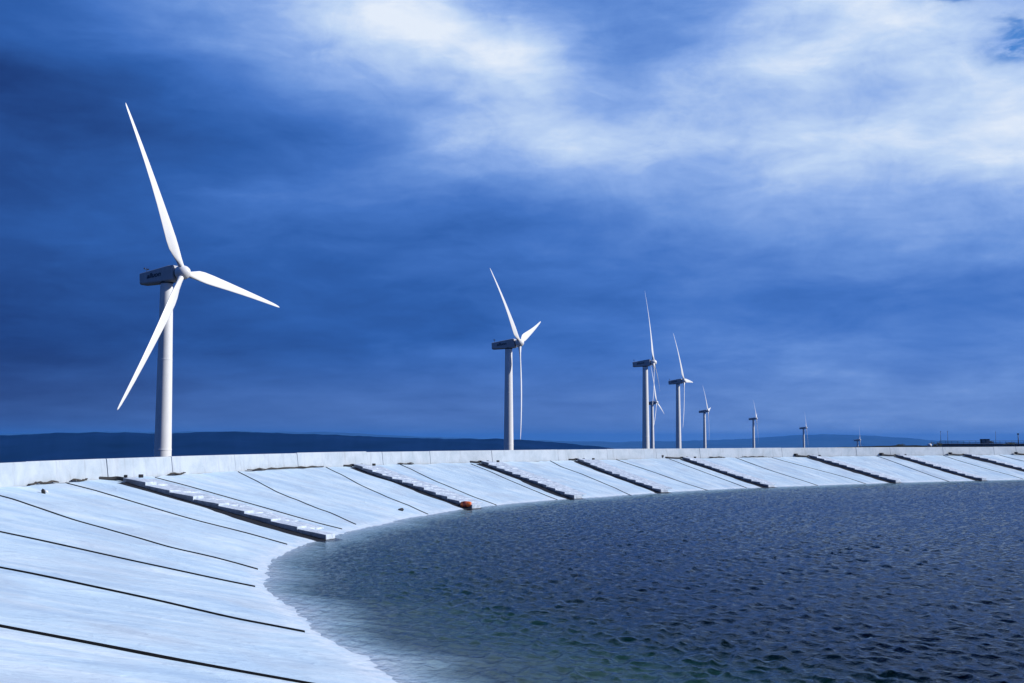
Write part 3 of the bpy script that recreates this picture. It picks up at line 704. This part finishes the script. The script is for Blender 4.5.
for i, (px, yt, r, lab) in enumerate([(941, 431.5, .09, 'left one of two thin masts close together above the dark shrub at far right'), (948, 431.5, .09, 'right one of two thin masts close together above the railing at far right'),
                          (996, 432, .08, 'single thin mast right of the dark cabinet on the far walkway'), (1018.5, 434, .22, 'thick short dark post near the right edge, beyond the wall')]):
    t0 = px_at(px, yt, 496); g = px_at(px, 447, 496); h = t0.z-g.z
    pole = empty('mast', (g.x, g.y, g.z)); tag(pole, lab, 'mast')
    bm = bmesh.new(); tube_mesh(bm, [(0, 0, 0), (0, 0, h*.5), (0, 0, h)], [r, r*.85, r*.65], 10); obj('shaft', bm, M['darkmetal'], pole, True)
    bm = bmesh.new(); add_box(bm, 0, 0, h, r*3, r*3, r*2.4, None, r*.3); obj('cap', bm, M['darkmetal'], pole)
    bm = bmesh.new(); add_box(bm, 0, 0, .08, r*6, r*6, .16, None, .02); obj('base_plate', bm, M['metal'], pole)
g = px_at(985, 443.4, 494); cb = empty('cabinet', tuple(g)); tag(cb, 'dark equipment cabinet standing on the far walkway at right', 'cabinet')
bm = bmesh.new(); add_box(bm, 0, 0, .85, 3.4, 1.6, 1.7, None, .06); obj('body', bm, M['darkmetal'], cb)
bm = bmesh.new(); add_box(bm, 0, 0, 1.76, 3.7, 1.9, .12, None, .03); obj('roof', bm, M['darkmetal'], cb)
for q in (-.8, .8):
    bm = bmesh.new(); add_box(bm, q, -.83, .85, 1.35, .05, 1.4, None, .015); obj('door', bm, M['metal'], cb)
g = px_at(929.5, 447, 492); tk = empty('water_tank', tuple(g)); tag(tk, 'small white round-topped tank left of the dark shrub, beyond the wall at right', 'tank')
bm = bmesh.new(); n = 20; loft(bm, [[Vector((r*math.cos(2*math.pi*k/n), r*math.sin(2*math.pi*k/n), z)) for k in range(n)] for r, z in ((.85, 0), (.85, .9), (.8, 1.1), (.6, 1.3), (.3, 1.4), (.05, 1.42))]); obj('shell', bm, M['whitetank'], tk, True)
bm = bmesh.new(); tube_mesh(bm, [(0, 0, 1.38), (0, 0, 1.52)], .18, 10); obj('lid', bm, M['darkmetal'], tk)
def shrub(px, py, D, w, h, lab, seed, n=420):
    r = random.Random(seed); g = px_at(px, py, D); s = empty('shrub', tuple(g)); tag(s, lab, 'shrub', 'dark shrubs beyond the wall')
    bm = bmesh.new()
    for k in range(5):
        a = r.uniform(0, 6.28); e = Vector((math.cos(a)*w*.3*r.random(), math.sin(a)*w*.3*r.random(), h*r.uniform(.5, .85))); tube_mesh(bm, [(0, 0, -.2), e*.5+Vector((0, 0, .1)), e], [.09, .06, .03], 6)
    obj('stem', bm, M['bark'], s)
    bm = bmesh.new(); cl = [(r.uniform(-.4, .4)*w, r.uniform(-.3, .3)*w, h*r.uniform(.3, .8), r.uniform(.14, .26)) for _ in range(9)]
    for k in range(n):
        c = r.choice(cl); v = Vector((r.gauss(0, 1), r.gauss(0, 1), r.gauss(0, 1))).normalized()*r.random()**.4
        p = Vector((c[0]+v.x*c[3]*w, c[1]+v.y*c[3]*w, c[2]+v.z*c[3]*h*1.3)); sz = r.uniform(.12, .26)
        a = Vector((r.gauss(0, 1), r.gauss(0, 1), r.gauss(0, 1))).normalized(); b = a.orthogonal().normalized()
        bm.faces.new([bm.verts.new(p+a*sz), bm.verts.new(p+b*sz*.5), bm.verts.new(p-a*sz), bm.verts.new(p-b*sz*.5)])
    obj('foliage', bm, M['leaf'], s)
shrub(937, 447, 490, 4.6, 2.1, 'largest dark shrub beyond the wall, right of the small white tank', 1)
shrub(900, 447, 480, 3.4, 1.3, 'low dark shrub alone beyond the wall, between the smallest turbine and the white tank', 2, 260)
shrub(991, 444.4, 501, 2.0, 1.5, 'small dark shrub against the right side of the cabinet', 3, 200)
shrub(1010, 446, 492, 5.0, 1.6, 'wide dark shrub at far right, left of the thick short post', 4, 350)

# ------------------------------------------------------------------ haze
m = bpy.data.materials.new('haze_air'); m.use_nodes = True; t = NT(m.node_tree); t.n.remove(t.n['Principled BSDF'])
pv = t.n.new('ShaderNodeVolumePrincipled'); pv.inputs['Color'].default_value = (.06, .33, .95, 1); pv.inputs['Density'].default_value = 5.0e-5
t.l.new(pv.outputs[0], t.n['Material Output'].inputs['Volume'])
bm = bmesh.new(); add_box(bm, 60, 60, -18.5, 56000, 56000, 247)
tag(obj('haze', bm, m), kind='stuff')
